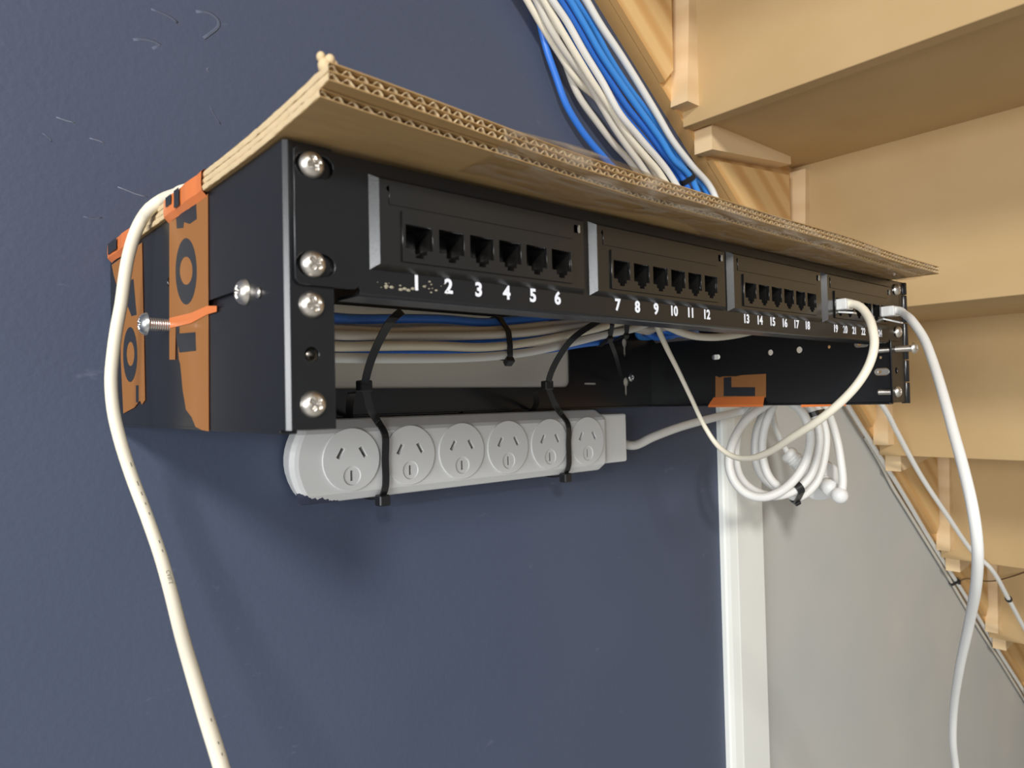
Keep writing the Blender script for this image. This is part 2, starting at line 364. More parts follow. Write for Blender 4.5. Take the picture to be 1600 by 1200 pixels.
for k in range(-2, 7):
    rx = 289 + GO*k; rz = 198 - RI*k               # visible face and bottom edge of riser k
    # full-thickness stringer land between the housings, below tread k and left of riser k+1
    hx = rx+GO-24; lx = 689+(-112-(rz-27))/.79
    prism('stringer_land', [(lx, rz-27), (hx, rz-12), (hx, zl(hx)+26), (hx-14, zl(hx-14))], YS-1, YB+.5, 'pine', stair)
    box('riser', (rx, FRONT, rz), (rx+16, YB+.5, rz+RI+T-1), 'mdf', stair, bev=.6, seg=1)
    box('tread', (rx+16, FRONT, rz+2.5), (rx+GO+16+22, YB+.5, rz+2.5+T), 'mdf', stair, bev=.6, seg=1)
    # vertical wedge behind the riser, wide at its foot
    b0, b1 = rz+16, rz+RI-4
    vs = [(rx-20,YS-14,b0),(rx,YS-14,b0),(rx,YB+.5,b0),(rx-20,YB+.5,b0),(rx-8,YS-14,b1),(rx,YS-14,b1),(rx,YB+.5,b1),(rx-8,YB+.5,b1)]
    mesh_obj('wedge', vs, F6, 'pinew', stair)
    # wedge under the tread, thick at the nosing end
    xa, xb, zt = rx+20, rx+186, rz+2.5
    vs = [(xa,YS-15,zt-27),(xb,YS-15,zt-9),(xb,YB+.5,zt-9),(xa,YB+.5,zt-27),(xa,YS-15,zt),(xb,YS-15,zt),(xb,YB+.5,zt),(xa,YB+.5,zt)]
    mesh_obj('wedge', vs, F6, 'pinew', stair)

# ------------------------------------------------------------------- hinged wall bracket
br = thing('wall_bracket', 'black steel wall-mount rack bracket fixed to the navy wall', 'bracket')
TH = 1.6
def side_plate(sx, holes, name):
    # bent sheet: plate in the Y-Z plane with rounded bend into the front ear
    fn = (lambda u, v, w_: (-241+w_, u, v)) if sx < 0 else (lambda u, v, w_: (241-w_, u, v))
    return shape2d([(2.0,-90.6),(235,-90.6),(235,.8),(2.0,.8)], holes, TH, fn, name, 'black', br)
def slot(y0, y1, z, r=2.6):
    return [(y0+r*math.cos(a), z+r*math.sin(a)) for a in [math.radians(90+180*i/8) for i in range(9)]] + [(y1+r*math.cos(a), z+r*math.sin(a)) for a in [math.radians(-90+180*i/8) for i in range(9)]]
side_plate(-1, [slot(36, 74, -43.6, 2.2), circ(123, -46.5, 2.6), circ(21, -45, 1.7, 10), circ(124, -27, 2.2, 12)], 'side_plate')
side_plate(1, [slot(156.5, 161, -46.9, 2.3), circ(104.7, -46.2, 2.6), circ(78.7, -45.7, 2.8), slot(25, 31, -44.7, 2.7), slot(10.5, 16.5, -67, 2.9), rrect(176, -29, 230, -3, 4), circ(53.5,-45,1.4,10), circ(14,-56,1.2,10)], 'side_plate')
def bend(sx):
    vs = []; fs = []; AN = (0, 8, 18, 72, 82, 90); n = len(AN)-1; z0, z1 = -90.6, .8
    for z in (z0, z1):
        for rr in (2.0, 2.0-TH):
            for i in range(n+1):
                a = math.radians(AN[i]); vs.append((sx*(241-2.0+rr*math.cos(a)), 2.0-rr*math.sin(a), z))
    k = n+1
    for i in range(n):
        fs += [(i, i+1, 2*k+i+1, 2*k+i), (k+i, 3*k+i, 3*k+i+1, k+i+1), (i, k+i, k+i+1, i+1), (2*k+i, 2*k+i+1, 3*k+i+1, 3*k+i)]
    mesh_obj('bend', vs, fs, 'black', br)
bend(-1)
box('slot_dark_backing', (-239.3,8,-62), (-238,190,-28), 'black', br)  # black sheet added behind the left side slot so its inside looks dark
ZH = [-6.35, -38.1, -50.8, -66.7, -82.55]
shape2d([(-239.0,-90.6),(-224.6,-90.6),(-224.6,.8),(-239.0,.8)], [circ(-232.5, z, 2.5) for z in ZH], TH, lambda u, v, w_: (u, w_, v), 'front_ear', 'black', br)
shape2d([(224.6,-90.6),(249,-90.6),(249,.8),(224.6,.8)], [circ(232.5, z, 2.5) for z in ZH], TH, lambda u, v, w_: (u, w_, v), 'front_ear', 'black', br)
key = lambda x, z: [(x+4.2*math.sin(a), z+4.6*math.cos(a)) for a in [math.radians(-150+300*i/14) for i in range(15)]] + [(x+2.1, z-11), (x+1.3, z-13.5), (x-1.3, z-13.5), (x-2.1, z-11)]
shape2d([(-240,-90.6),(240,-90.6),(240,.8),(-240,.8)], [rrect(-124,-72,123.5,-14,6), key(201,-67.5), key(200.5,-29.5), key(-201,-67.5), key(-200.5,-29.5), slot(143,158,-69,.9)], 1.4,
        lambda u, v, w_: (u, 235-w_, v), 'back_plate', 'black', br)
for sx in (-1, 1):   # folded lower lips
    box('bottom_lip', (sx*241, 6, -92), (sx*(241-6), 234, -90.4), 'black', br, bev=.5)
    box('bottom_lip', (sx*240, 232, -92), (sx*2, 235, -90.2), 'black', br, bev=.4)
# hinge: knuckles on a vertical pin along the right ear
for z0, z1 in ((.6,-8.5), (-9.2,-30), (-30.7,-58), (-58.7,-75), (-75.7,-91.5)):
    lathe('hinge_knuckle', [(2.9,z0),(3.1,z0-.4),(3.1,z1+.4),(2.9,z1)], Matrix.Translation((251.5, 1.2, 0)), 'black', br, seg=16)
ax = (0,-1,0)
for z, sp in ((-50.8,.4), (-82.55,.9)):
    screw('screw', (-232.5, -.1, z), ax, spin=sp, parent=br)
screw('screw', (232.5, -.1, -82.55), ax, spin=.2, parent=br)
screw('screw', (232.5, -12.3, -50.8), ax, shank=26, spin=.5, parent=br)
lathe('cage_nut', [(3.0,0),(3.0,1.6),(2.0,1.6),(2.0,0)], frame_to(V(-232.5,1.7,-66.7),(0,1,0)), 'steel', br, seg=18)
screw('side_bolt', (-241.1, 33.6, -43.2), (-1,0,0), R=4.6, H=3.2, shank=8, parent=br)
screw('side_bolt', (-250.5, 123, -46.2), (-1,0,0), R=5.0, H=3.2, shank=26, r=2.9, parent=br, m_='zinc')
lathe('rivet', [(1.9,0),(1.9,.6),(1.0,1.1)], frame_to(V(-241.05,21,-45),(-1,0,0)), 'steel', br, seg=14)
screw('wall_screw', (208.5, 233.5, -63), ax, R=4.2, H=2, shank=6, parent=br, m_='zinc')

for y, z in ((28,-44.7),(13.5,-67)):
    shape2d(slot(y-3.2, y+3.2, z, 2.6), [circ(y+1.5, z, 1.2, 10)], 1.2, lambda u, v, w_: (241.2-w_, u, v), 'clinch_nut', 'steel', br, bev=.3)
# ------------------------------------------------------------------- patch panel
pp = thing('network_patch_bay', 'black twenty-four port network patch panel screwed into the wall bracket', 'patch panel')
FY = -1.6
def panel_plate():
    out = []
    x0, x1 = -238.5, 238.5
    pts = [(x0,-2.2),(x0,-43.2),(x0+1.6,-44.8),(-217.5,-44.8),(-216,-43.6),(-216,-46.2),(216,-46.2),(216,-43.6),(217.5,-44.8),(x1-1.6,-44.8),(x1,-43.2),(x1,-2.2),(x1-1.6,-.6),(x0+1.6,-.6)]
    eslot = lambda cx, z: slot(cx-2.4, cx+3.6, z, 3.5)
    holes = [eslot(-232, -6.35), eslot(-232, -38.1), eslot(231, -6.35), eslot(231, -38.1)]
    holes += [[(u, v) for u, v in rrect(-194.5+108.2*g-6.5, -37, -194.5+108.2*g+76.5, -16, 1)] for g in range(4)]
    shape2d(pts, holes, 1.5, lambda u, v, w_: (u, FY+w_, v), 'faceplate', 'black', pp, bev=.4)
panel_plate()
def lip():
    prof = [(FY,-44.6)] + [(FY+2.2-2.2*math.cos(math.radians(a)), -44.6-2.2*math.sin(math.radians(a))) for a in (20,40,60,80,90)] + [(14,-46.8),(14,-45.6),(1.2,-45.6),(.3,-44.4)]
    n = len(prof); vs = [(-216,y,z) for y, z in prof] + [(216,y,z) for y, z in prof]
    mesh_obj('lower_lip', vs, [(i,(i+1)%n,n+(i+1)%n,n+i) for i in range(n)] + [tuple(range(n)), tuple(range(n,2*n))[::-1]], 'blackp', pp, smooth=False)
lip()
def jack_outline(x):
    a = 5.7
    return [(x-a,-21.2),(x+a,-21.2),(x+a,-29.6),(x+3.1,-29.6),(x+3.1,-31.3),(x+1.7,-31.3),(x+1.7,-32.6),(x-1.7,-32.6),(x-1.7,-31.3),(x-3.1,-31.3),(x-3.1,-29.6),(x-a,-29.6)]
MY = -4.6                                   # front of the module boss
jack_me = {}
for g in range(4):
    X0 = -194.5 + 108.2*g
    xs = [X0+14*i for i in range(6)]
    L, R_ = X0-17.6, X0+86.6
    # sloped boss: frustum ring between the faceplate and the module front
    o_ = [(L,-5.2),(R_,-5.2),(R_,-37.6),(L,-37.6)]; i_ = [(L+2.3,-6.9),(R_-2.3,-6.9),(R_-2.3,-35.8),(L+2.3,-35.8)]
    mod = mesh_obj('module', [(u, FY, v) for u, v in o_] + [(u, MY, v) for u, v in i_], [(i, (i+1)%4, 4+(i+1)%4, 4+i) for i in range(4)], 'blackp', pp)
    bez = shape2d(i_, [jack_outline(x) for x in xs] + [rrect(X0+78.6,-12.4,X0+81.2,-8.9,.3,1), circ(X0-11.6,-9.9,.9,10)] + [circ(X0+16+14*q,-14.6,.45,8) for q in range(4)], .8, lambda u, v, w_: (u, MY+w_, v), 'module_front', 'blackp', mod)
    shape2d([(X0-6.8,-16.8),(X0+76.8,-16.8),(X0+76.8,-34.2),(X0-6.8,-34.2)], [jack_outline(x) for x in xs], .9, lambda u, v, w_: (u, MY-.9+w_, v), 'jack_frame', 'blackp', mod)
    fr_ = [(X0-11.5,-8.6),(X0+77.5,-8.6),(X0+77.5,-15.2),(X0-11.5,-15.2)]
    shape2d(fr_, [], .35, lambda u, v, w_: (u, MY-.35+w_, v), 'label_strip', 'blackp', mod)
    box('latch_tab', (X0+81.3,MY-.7,-12.2), (X0+81.7,MY+.4,-9), 'print', mod)
    for i, x in enumerate(xs):
        if not jack_me:
            bm = bmesh.new(); a = 5.7; d0, d1 = .8, 14
            P = lambda u, y, v: bm.verts.new((u*S, y*S, v*S))
            ol = jack_outline(0); f0 = [P(u, MY+d0-.2, v) for u, v in ol]; f1 = [P(u, MY+d1, v) for u, v in ol]
            for j in range(len(ol)): bm.faces.new((f0[j], f0[(j+1)%len(ol)], f1[(j+1)%len(ol)], f1[j]))
            bm.faces.new(f1)
            me = bpy.data.meshes.new('jack'); bm.to_mesh(me); bm.free(); me.materials.append(M['blackp']); jack_me['j'] = me
            # contact comb: sloped slab with eight thin wires
            bm = bmesh.new()
            bx(bm, (-4.6, MY+9, -29.4), (4.6, MY+12, -22)); 
            for q in range(8):
                u = -3.57+1.02*q
                vv = [bm.verts.new(c) for c in ((u-.18,MY+1.6,-22.4),(u+.18,MY+1.6,-22.4),(u+.18,MY+9.5,-27.5),(u-.18,MY+9.5,-27.5))]; bm.faces.new(vv)
            bmesh.ops.scale(bm, vec=(S,S,S), verts=bm.verts)
            me = bpy.data.meshes.new('contact_comb'); bm.to_mesh(me); bm.free(); me.materials.append(M['blackp']); jack_me['c'] = me
        j = bpy.data.objects.new('jack', jack_me['j']); j.location.x = x*S; link(j, mod)
        c = bpy.data.objects.new('contact_comb', jack_me['c']); c.location.x = x*S; link(c, mod)
        n = g*6+i+1
        text_mesh(str(n), 7.2 if n < 10 else 6.8, .12, lambda u, v, w_, x=x: (x+.9+u*(1 if n < 10 else .94), FY-.02-w_, -40.7+v), 'port_number', 'number', pp, off=.27 if n < 10 else .2)
    box('rear_block', (X0-8, 8.6, -36), (X0+78, 24, -8), 'blackp', pp)
for z in (-6.35,-38.1):
    screw('screw', (-232.5, FY-.1, z), ax, spin=.3 if z > -20 else .8, parent=pp)
    screw('screw', (232.5, FY-.1, z), ax, spin=.5, parent=pp)
# specks of plaster dust left on the panel by port 1
bm = bmesh.new()
for i in range(26):
    x = random.uniform(-210,-176); z = random.uniform(-43.6,-39.5); s_ = random.uniform(.12,.5)
    if i < 6: x = -205+i*2.1+random.uniform(-1,1); z = -42.8+random.uniform(-.8,.8); s_ = .7
    r = bmesh.ops.create_icosphere(bm, subdivisions=1, radius=s_)
    for v in r['verts']: v.co = Vector((x+v.co.x*1.4, FY-.1+v.co.y*.4, z+v.co.z*.8))
dd = bm_obj('dust', bm, 'dust', pp); dd['kind'] = 'stuff'

# ------------------------------------------------------------------- corrugated cardboard cover
def sheet(parent, x0, x1, yf, yb, layers, curl):
    """layers: list of (kind, z0, z1); yf(x) front edge; flutes run front to back"""
    def zz(x, y, z): return z + curl(x, y)
    ys = [0, .05, .12, .2, .32, .5, .75, 1]
    for kind, z0, z1 in layers:
        vs = []; fs = []
        if kind == 'liner':
            xs = [x0+(x1-x0)*i/60 for i in range(61)]
            for z in (z0, z1):
                for x in xs:
                    for t in ys: y = yf(x)+(yb-yf(x))*t; vs.append((x, y, zz(x, y, z)))
            n = len(ys); N = len(xs)*n
            for i in range(len(xs)-1):
                for j in range(n-1):
                    a = i*n+j; fs += [(a, a+1, a+n+1, a+n), (N+a, N+a+n, N+a+n+1, N+a+1)]
                a = i*n; fs += [(a, a+n, N+a+n, N+a), (a+n-1, N+a+n-1, N+a+2*n-1, a+2*n-1)]
            for j in range(n-1):
                a = j; b = (len(xs)-1)*n+j; fs += [(a, N+a, N+a+1, a+1), (b, b+1, N+b+1, N+b)]
            mesh_obj('liner', vs, fs, 'liner', parent)
        else:
            per = 4.9; cnt = int((x1-x0)/per*8); t_ = .36
            for sgn in (-1, 1):
                for i in range(cnt+1):
                    x = x0+(x1-x0)*i/cnt; ph = 2*math.pi*(x-x0)/per + .25*math.sin(x*.13)
                    s_ = math.sin(ph); s_ = math.copysign(abs(s_)**.8, s_)
                    z = (z0+z1)/2 + s_*((z1-z0)/2-t_/2) + sgn*t_/2
                    for t in ys:
                        y = yf(x)+.35+random.uniform(0,.5)*(t == 0)+(yb-.6-yf(x))*t; vs.append((x, y, zz(x, y, z)))
            n = len(ys); N = (cnt+1)*n
            for i in range(cnt):
                for j in range(n-1):
                    a = i*n+j; fs += [(a, a+1, a+n+1, a+n), (N+a, N+a+n, N+a+n+1, N+a+1)]
                a = i*n; fs.append((a, a+n, N+a+n, N+a))
            f_ = mesh_obj('fluting', vs, fs, 'flute', parent); 
def curl_at(x, y): 
    a = max(0, 1-(x+243)/120)**1.6; b = max(0, (40-y)/75)**1.5
    sag = -.2*math.sin(math.pi*(x+243)/500)*max(0, (20-y)/50)
    return 2.7*a*b + .5*math.sin(x*.021)*max(0, (10-y)/40) + sag
lo = thing('cardboard_sheet', 'single-wall corrugated cardboard sheet lying directly on the black bracket', 'cardboard')
yf_lo = lambda x: -29.0 + 8.0*(x+243)/430 + .5*math.sin(x*.05)
sheet(lo, -242.5, 228, yf_lo, 231, [('liner',.9,1.2), ('flute',1.2,3.1), ('liner',3.1,3.4)], curl_at)
up = thing('cardboard_sheet', 'double-wall corrugated cardboard sheet on top of the single-wall sheet', 'cardboard')
yf_up = lambda x: -33.2 + 7.0*(x+243)/485 + .6*math.sin(x*.04+1)
up_curl = lambda x, y: curl_at(x, y)*1.05
sheet(up, -242.0, 246, yf_up, 232, [('liner',3.6,3.95), ('flute',3.95,6.1), ('liner',6.1,6.4), ('flute',6.4,8.5), ('liner',8.5,8.85)], up_curl)
def side_band(parent, x, z0, z1, yf, crl):
    vs = []; n = 120; y0 = yf(x)
    for i in range(n+1):
        y = y0+(231-y0)*i/n; c_ = crl(x, y); j = random.uniform(-.35,.2); k = random.uniform(-.2,.2)
        vs += [(x-.15+k*.5, y, z0+c_+random.uniform(0,.25)), (x-.5+j, y, (z0+z1)/2+c_), (x-.15-k*.5, y, z1+c_-random.uniform(0,.25))]
    mesh_obj('crushed_edge', vs, [(i*3+j, i*3+j+1, i*3+j+4, i*3+j+3) for i in range(n) for j in (0,1)], 'flute', parent, smooth=True)
side_band(lo, -242.5, .95, 3.35, yf_lo, curl_at)
side_band(up, -242.0, 3.65, 6.2, yf_up, up_curl); side_band(up, -242.0, 6.3, 8.8, yf_up, up_curl)
# frayed paper tag standing at the front left corner
bm = bmesh.new()
for (dx, dy, dz, r) in ((0,0,0,2.2),(1.2,-1,1.4,1.8),(-.6,.8,2.6,1.5),(2.6,-.4,.6,1.6)):
    rr = bmesh.ops.create_icosphere(bm, subdivisions=2, radius=r)
    for v in rr['verts']: v.co = Vector((-241.5+dx+v.co.x*.8, -29.5+dy+v.co.y, 12.6+dz+v.co.z))
bm_obj('crumpled_corner', bm, 'flute', up, smooth=True)
# clear packing tape folded round the front edges
def clear_tape():
    vs = []; fs = []; nx = 110; x0, x1 = -178, 232
    for i in range(nx+1):
        x = x0+(x1-x0)*i/nx; yl, yu = yf_lo(x), yf_up(x)
        c = curl_at(x, yl); cu_ = up_curl(x, yu)
        wob = lambda k: .55*math.sin(x*.11+k*1.3)*math.sin(x*.037+k)+.3*math.sin(x*.31+k*2.1)
        bulge = 9*max(0, 1-((x+128)/44)**2)
        back = 26+9*math.sin(x*.018)+5*math.sin(x*.05+1)
        P = [(yl+back, .55+.2*wob(1)+curl_at(x, yl+back)), (yl+back*.66, .3-abs(wob(2))*.7+curl_at(x, yl+back*.66)), (yl+back*.33, .3-abs(wob(3))*.7+curl_at(x, yl+back*.33)),
             (yl+2, .5-abs(wob(4))*.5+c), (yl-.5-.3*abs(wob(5)), 1.4+c), (yl-.7-.4*abs(wob(6)), 2.6+c), (yu-.2, 3.4+cu_), (yu-.8-.3*abs(wob(7)), 5+cu_), (yu-.8-.3*abs(wob(8)), 7.6+cu_),
             (yu+.6, 9.2+cu_+.25*bulge), (yu+9, 9.2+up_curl(x, yu+9)+bulge*.8), (yu+22, 9.3+up_curl(x, yu+22)+bulge), (yu+40, 9.2+up_curl(x, yu+40)+bulge*.2)]
        vs += [(x, y, z) for y, z in P]
    n = len(P)
    for i in range(nx):
        for j in range(n-1): a = i*n+j; fs.append((a, a+1, a+n+1, a+n))
    o = mesh_obj('packing_tape', vs, fs, 'ctape', smooth=True)
    tag(o, 'wrinkled clear packing tape folded around the front edge of the cardboard', 'tape')
clear_tape()

# ------------------------------------------------------------------- orange printed tape
XL = -241.25
def flat_tape(parent, px, name='film', m_='otape'):
    pts = [aX(x, y, XL) for x, y in px]
    return shape2d([(p.y, p.z) for p in pts], [], .12, lambda u, v, w_: (XL-(.3 if m_ == 'otape2' else 0)-w_, u, v), name, m_, parent)
def letter(parent, pts, holes=()):
    return shape2d(pts, holes, .06, lambda u, v, w_: (XL-.14-w_, u, v), 'printed_letter', 'letter', parent)
def yz(l): return [(p.y, p.z) for p in (aX(x, y, XL) for x, y in l)]
def wrap(parent, y0, y1, zb, name='fold'):
    """tape running up the plate end, round the cardboard edge and over its top"""
    prof = [(XL-.1, zb), (-243.4, 1.0), (-243.6, 4.0), (-243.4, 8.4), (-242.2, 9.4), (-225, 9.3), (-196, 9.3)]
    vs = []; n = 9
    for i in range(n):
        y = y0+(y1-y0)*i/(n-1)
        vs += [(x+.25*math.sin(i*1.7), y, z) for x, z in prof]
    k = len(prof)
    fs = [(i*k+j, i*k+j+1, (i+1)*k+j+1, (i+1)*k+j) for i in range(n-1) for j in range(k-1)]
    return mesh_obj(name, vs, fs, 'otape2', parent)
t1 = thing('orange_tape', 'orange tape with black letters beside the short bolt on the bracket side', 'tape')
a = flat_tape(t1, [(265,345),(265,562),(274,562),(275,500),(280,562),(282,568),(286,610),(291,640),(300,652),(306,667),(316,672),(326.5,674),(325,303),(300,321)])
wrap(t1, 70.5, 122, -1.2)
ell = lambda cx, cy, a_, b_, n=28: [(cx+a_*math.cos(2*math.pi*i/n), cy+b_*math.sin(2*math.pi*i/n)) for i in range(n)]
letter(t1, yz(ell(291.5,424,16.5,52)), [yz(ell(291.5,423,10,22))])
letter(t1, yz([(276,500),(281,500),(281,521),(306,519),(307,548),(281,551),(276,528)]))
# letter folded over the cardboard edge
mesh_obj('printed_letter', [(-244.1,y,z) for y, z in ((116,8.2),(108,8.2),(108,4),(116,4))]+[(-244.1,y,z) for y, z in ((104,8.4),(97,8.4),(97,1),(104,1))], [(0,1,2,3),(4,5,6,7)], 'letter', t1)
letter(t1, yz([(275,330),(292,322),(307,313),(308,342),(297,350),(288,347),(287,356),(277,357)]))
t2 = thing('orange_tape', 'orange tape with black letters at the wall end of the bracket side', 'tape')
flat_tape(t2, [(222,379),(227,625),(222,632),(219,626),(214,632),(210,637),(193,646),(189,560),(190,470),(178,430),(175,414)])
wrap(t2, 176, 231, -1.2)
letter(t2, yz(ell(204,554,11,43)), [yz(ell(204.5,553,6,19))])
letter(t2, yz([(199,440),(209,436),(212,470),(214,492),(206,494),(200,478)]))
letter(t2, yz([(213,602),(217,602),(217,630),(213,628)]))
mesh_obj('printed_letter', [(-244.1,y,z) for y, z in ((226,8),(206,8),(206,2),(226,2))], [(0,1,2,3)], 'letter', t2)
# tape through the slot between the bolts
t4 = thing('orange_tape', 'short orange tape tab stuck along the slot of the bracket side', 'tape')
flat_tape(t4, [(266,513),(266,497),(300,489),(325,478),(340,478),(340,487),(326,491),(300,505)], 'film', 'otape2')
# tape over the lower edge of the far side plate
XR = 241-TH-.12
t3 = thing('orange_tape', 'orange tape with a black letter folded over the lower edge beside the coiled cord', 'tape')
pr = lambda l: [(p.y, p.z) for p in (aX(x, y, XR) for x, y in l)]
shape2d(pr([(1118,587),(1124,590),(1130,588),(1150,588),(1160,586),(1180,585),(1197,584),(1197,621),(1118,621)]), [], .12, lambda u, v, w_: (XR-w_, u, v), 'film', 'otape', t3)
shape2d(pr([(1131,590),(1143,589),(1143,605),(1180,605),(1180,619),(1131,619)]), [], .08, lambda u, v, w_: (XR-.2-w_, u, v), 'printed_letter', 'letter', t3)
mesh_obj('fold', [(XR-.2,162,-84),(XR-.2,111,-84),(234.6,110,-91),(234.6,165,-91),(234.4,110,-93),(234.4,165,-93),(243,111,-93),(243,164,-93)], [(0,1,2,3),(3,2,4,5),(5,4,6,7)], 'otape2', t3)
t5 = thing('orange_tape', 'orange tape strip under the bracket edge next to the hinge', 'tape')
mesh_obj('film', [(234.4,39,-91.5),(234.4,76,-91.5),(234.4,76,-93.6),(234.4,39,-92.8),(243,76,-93.6),(243,39,-92.8)], [(0,1,2,3),(3,2,4,5)], 'otape2', t5)

# ------------------------------------------------------------------- power strip
ps = thing('power_strip', 'white six-outlet power strip hung under the bracket with a paint-smeared corner', 'power strip')
PF, PB = 200.0, 232.0
def strip_body():
    F = [(212,-92.2),(209.5,-92.8),(201.5,-98.6),(PF,-101)] + [(PF,z) for z in (-106,-111,-116,-121,-126,-132,-137)] + [(201,-139.2),(206,-144.2),(209,-145)]
    n = len(F)
    def xe(z, side):
        t = (z+118.6)/26.4
        return (-152.5+10.5*t*t) if side < 0 else 133.0-12.0*max(0, abs(t)-.75)
    cols = [(-1,2.0,1.0),(-1,.4,.6),(-1,0,.3),(-1,2.6,.1),(-1,5,0),(1,-3,0),(1,-1,.35),(1,0,1.0)]
    vs = []; fs = []
    for side, dx, sh in cols:
        for k, (y, z) in enumerate(F): vs.append((xe(z, side)+dx, y+(9*sh if side < 0 else 2.2*sh)*(1 if y < 208 else .3), z))
        for k, (y, z) in enumerate(F): vs.append((xe(z, side)+(max(dx, 9) if side < 0 else dx), PB, z))
    m_ = 2*n
    for c in range(len(cols)-1):
        A, B = c*m_, (c+1)*m_
        for i in range(n-1): fs += [(A+i, A+i+1, B+i+1, B+i), (A+n+i, B+n+i, B+n+i+1, A+n+i+1)]
        fs += [(A, B, B+n, A+n), (A+n-1, A+2*n-1, B+2*n-1, B+n-1)]
    for c in (0, len(cols)-1):
        for i in range(n-1): q = (c*m_+i, c*m_+n+i, c*m_+n+i+1, c*m_+i+1); fs.append(q if c == 0 else q[::-1])
    return mesh_obj('body', vs, fs, 'strip', ps)
strip_obj = strip_body()
cap = box('end_cap', (128, 203.5, -139.5), (164, PB, -96.5), 'wplast', ps, bev=2, seg=3)
def bar(cx, cz, w_, h, ang):
    c, s_ = math.cos(ang), math.sin(ang)
    return [(cx+x*c-z*s_, cz+x*s_+z*c) for x, z in ((-w_/2,-h/2),(w_/2,-h/2),(w_/2,h/2),(-w_/2,h/2))]
def pin_bars(cx, cz):
    return [bar(cx-7.9, cz+4.4, 2.3, 7.2, math.radians(-30)), bar(cx+7.9, cz+4.4, 2.3, 7.2, math.radians(30)), bar(cx, cz-10.3, 1.9, 6.6, 0)]
def cut_wells(body):
    """pin slots as real wells, 12 mm deep, cut into the moulding"""
    me = body.data; bm = bmesh.new(); bm.from_mesh(me); bmesh.ops.recalc_face_normals(bm, faces=bm.faces); bm.to_mesh(me); bm.free()
    bm = bmesh.new()
    for i in range(6):
        for q in pin_bars(-112.2+44.0*i, -118.2):
            A = [bm.verts.new((u*S, (PF-1)*S, v*S)) for u, v in q]; B = [bm.verts.new((u*S, (PF+12)*S, v*S)) for u, v in q]
            bm.faces.new(A); bm.faces.new(B[::-1])
            for j in range(4): bm.faces.new((A[j], B[j], B[(j+1)%4], A[(j+1)%4]))
    bmesh.ops.recalc_face_normals(bm, faces=bm.faces)
    cm = bpy.data.meshes.new('cut'); bm.to_mesh(cm); bm.free(); co = bpy.data.objects.new('cut', cm); col.objects.link(co)
    md = body.modifiers.new('cut', 'BOOLEAN'); md.operation = 'DIFFERENCE'; md.solver = 'EXACT'; md.object = co
    dg = bpy.context.evaluated_depsgraph_get(); dg.update(); nm = bpy.data.meshes.new_from_object(body.evaluated_get(dg))
    body.modifiers.clear(); body.data = nm; bpy.data.objects.remove(co); bpy.data.meshes.remove(cm); bpy.data.meshes.remove(me)
    nm.name = 'body'
cut_wells(strip_obj)
for i in range(6):
    cx, cz = -112.2+44.0*i, -118.2
    sl = pin_bars(cx, cz)
    so = shape2d(circ(cx, cz, 20.2, 56), sl[:2] + [circ(cx, cz-10.3, 5.9, 28)], 1.5, lambda u, v, w_: (u, PF-1.1+w_, v), 'socket', 'wplast', ps, bev=.45)
    shape2d(circ(cx, cz-10.3, 6.1, 28), [sl[2]], .6, lambda u, v, w_: (u, PF-.35+w_, v), 'earth_recess', 'wplast', so)
    for q in sl:
        shape2d(q, [], 1.6, lambda u, v, w_: (u, PF+10.6+w_, v), 'contact', 'brass', so)

# ------------------------------------------------------------------- power cord: lead, coil and plug
cord = [V(160,216,-121)] + [aY(x,y,Y) for x,y,Y in ((990,696,216),(1020,683,214),(1060,668,212),(1110,654,208),(1160,642,200))]
def loop(l): return [aD(x, y, d) for x, y, d in l]
cord += loop([(1215,622,700),(1250,640,690),(1266,676,682),(1262,712,676),(1247,742,672),(1221,767,668),(1192,777,668),(1166,771,668),(1148,753,670),(1139,725,674),(1144,694,680),(1160,664,690),(1186,640,700),
  (1222,622,708),(1262,634,706),(1279,672,700),(1277,712,694),(1263,748,690),(1236,769,688),(1205,775,688),(1174,764,688),(1156,745,690),(1149,711,692),(1155,674,698),(1174,644,704),
  (1215,616,714),(1268,628,718),(1289,672,716),(1287,719,712),(1273,757,708),(1246,777,706),(1220,763,706),(1203,747,708),(1193,720,712),(1192,684,716),(1202,648,720),
  (1225,612,728),(1262,624,736),(1281,675,738),(1279,716,738),(1262,752,736),(1228,766,732),(1198,752,730),(1183,728,730),(1180,690,732),(1190,652,736),
  (1225,606,744),(1270,612,748),(1294,646,752),(1307,684,752),(1314,722,746),(1317,752,743),(1315,772,742)])
o = tube('coiled_power_cable', cord, 4.2, 'white_cable', seg=12, step=4)
tag(o, 'white power cord coiled under the bracket from the power strip', 'cord')
pl = thing('power_plug', 'white round angled power plug at the end of the coiled cord', 'plug')
pc = aD(1284,752,776); d_ = (aD(1308,771,738)-pc).normalized()
lathe('plug_base', [(4,-11),(21,-11),(22.5,-9.5),(22.5,-6),(21.6,-5.4),(22.5,-4.8),(22.5,-1),(21,1.2),(10,3),(9,4)], frame_to(pc, d_), 'wplast', pl, seg=36)
lathe('neck', [(8.5,2),(8.5,9),(7.4,9.4),(7.4,11),(8.2,11.4),(8.2,26)], frame_to(pc, d_), 'wplast', pl, seg=24)
bm = bmesh.new(); bmesh.ops.create_uvsphere(bm, u_segments=20, v_segments=14, radius=8.6); e = aD(1312,774,742)
for v in bm.verts: v.co = e+v.co
bm_obj('elbow', bm, 'wplast', pl, smooth=True)
d2 = (aD(1224,703,790)-aD(1252,728,784)).normalized()
lathe('strain_relief', [(9,0),(9,10),(8,10.4),(8,13),(9.2,13.4),(9.2,16),(8.2,16.4),(8.2,19),(9.4,19.4),(9.4,24),(7.5,27)], frame_to(aD(1258,733,786), d2), 'wplast', pl, seg=24)
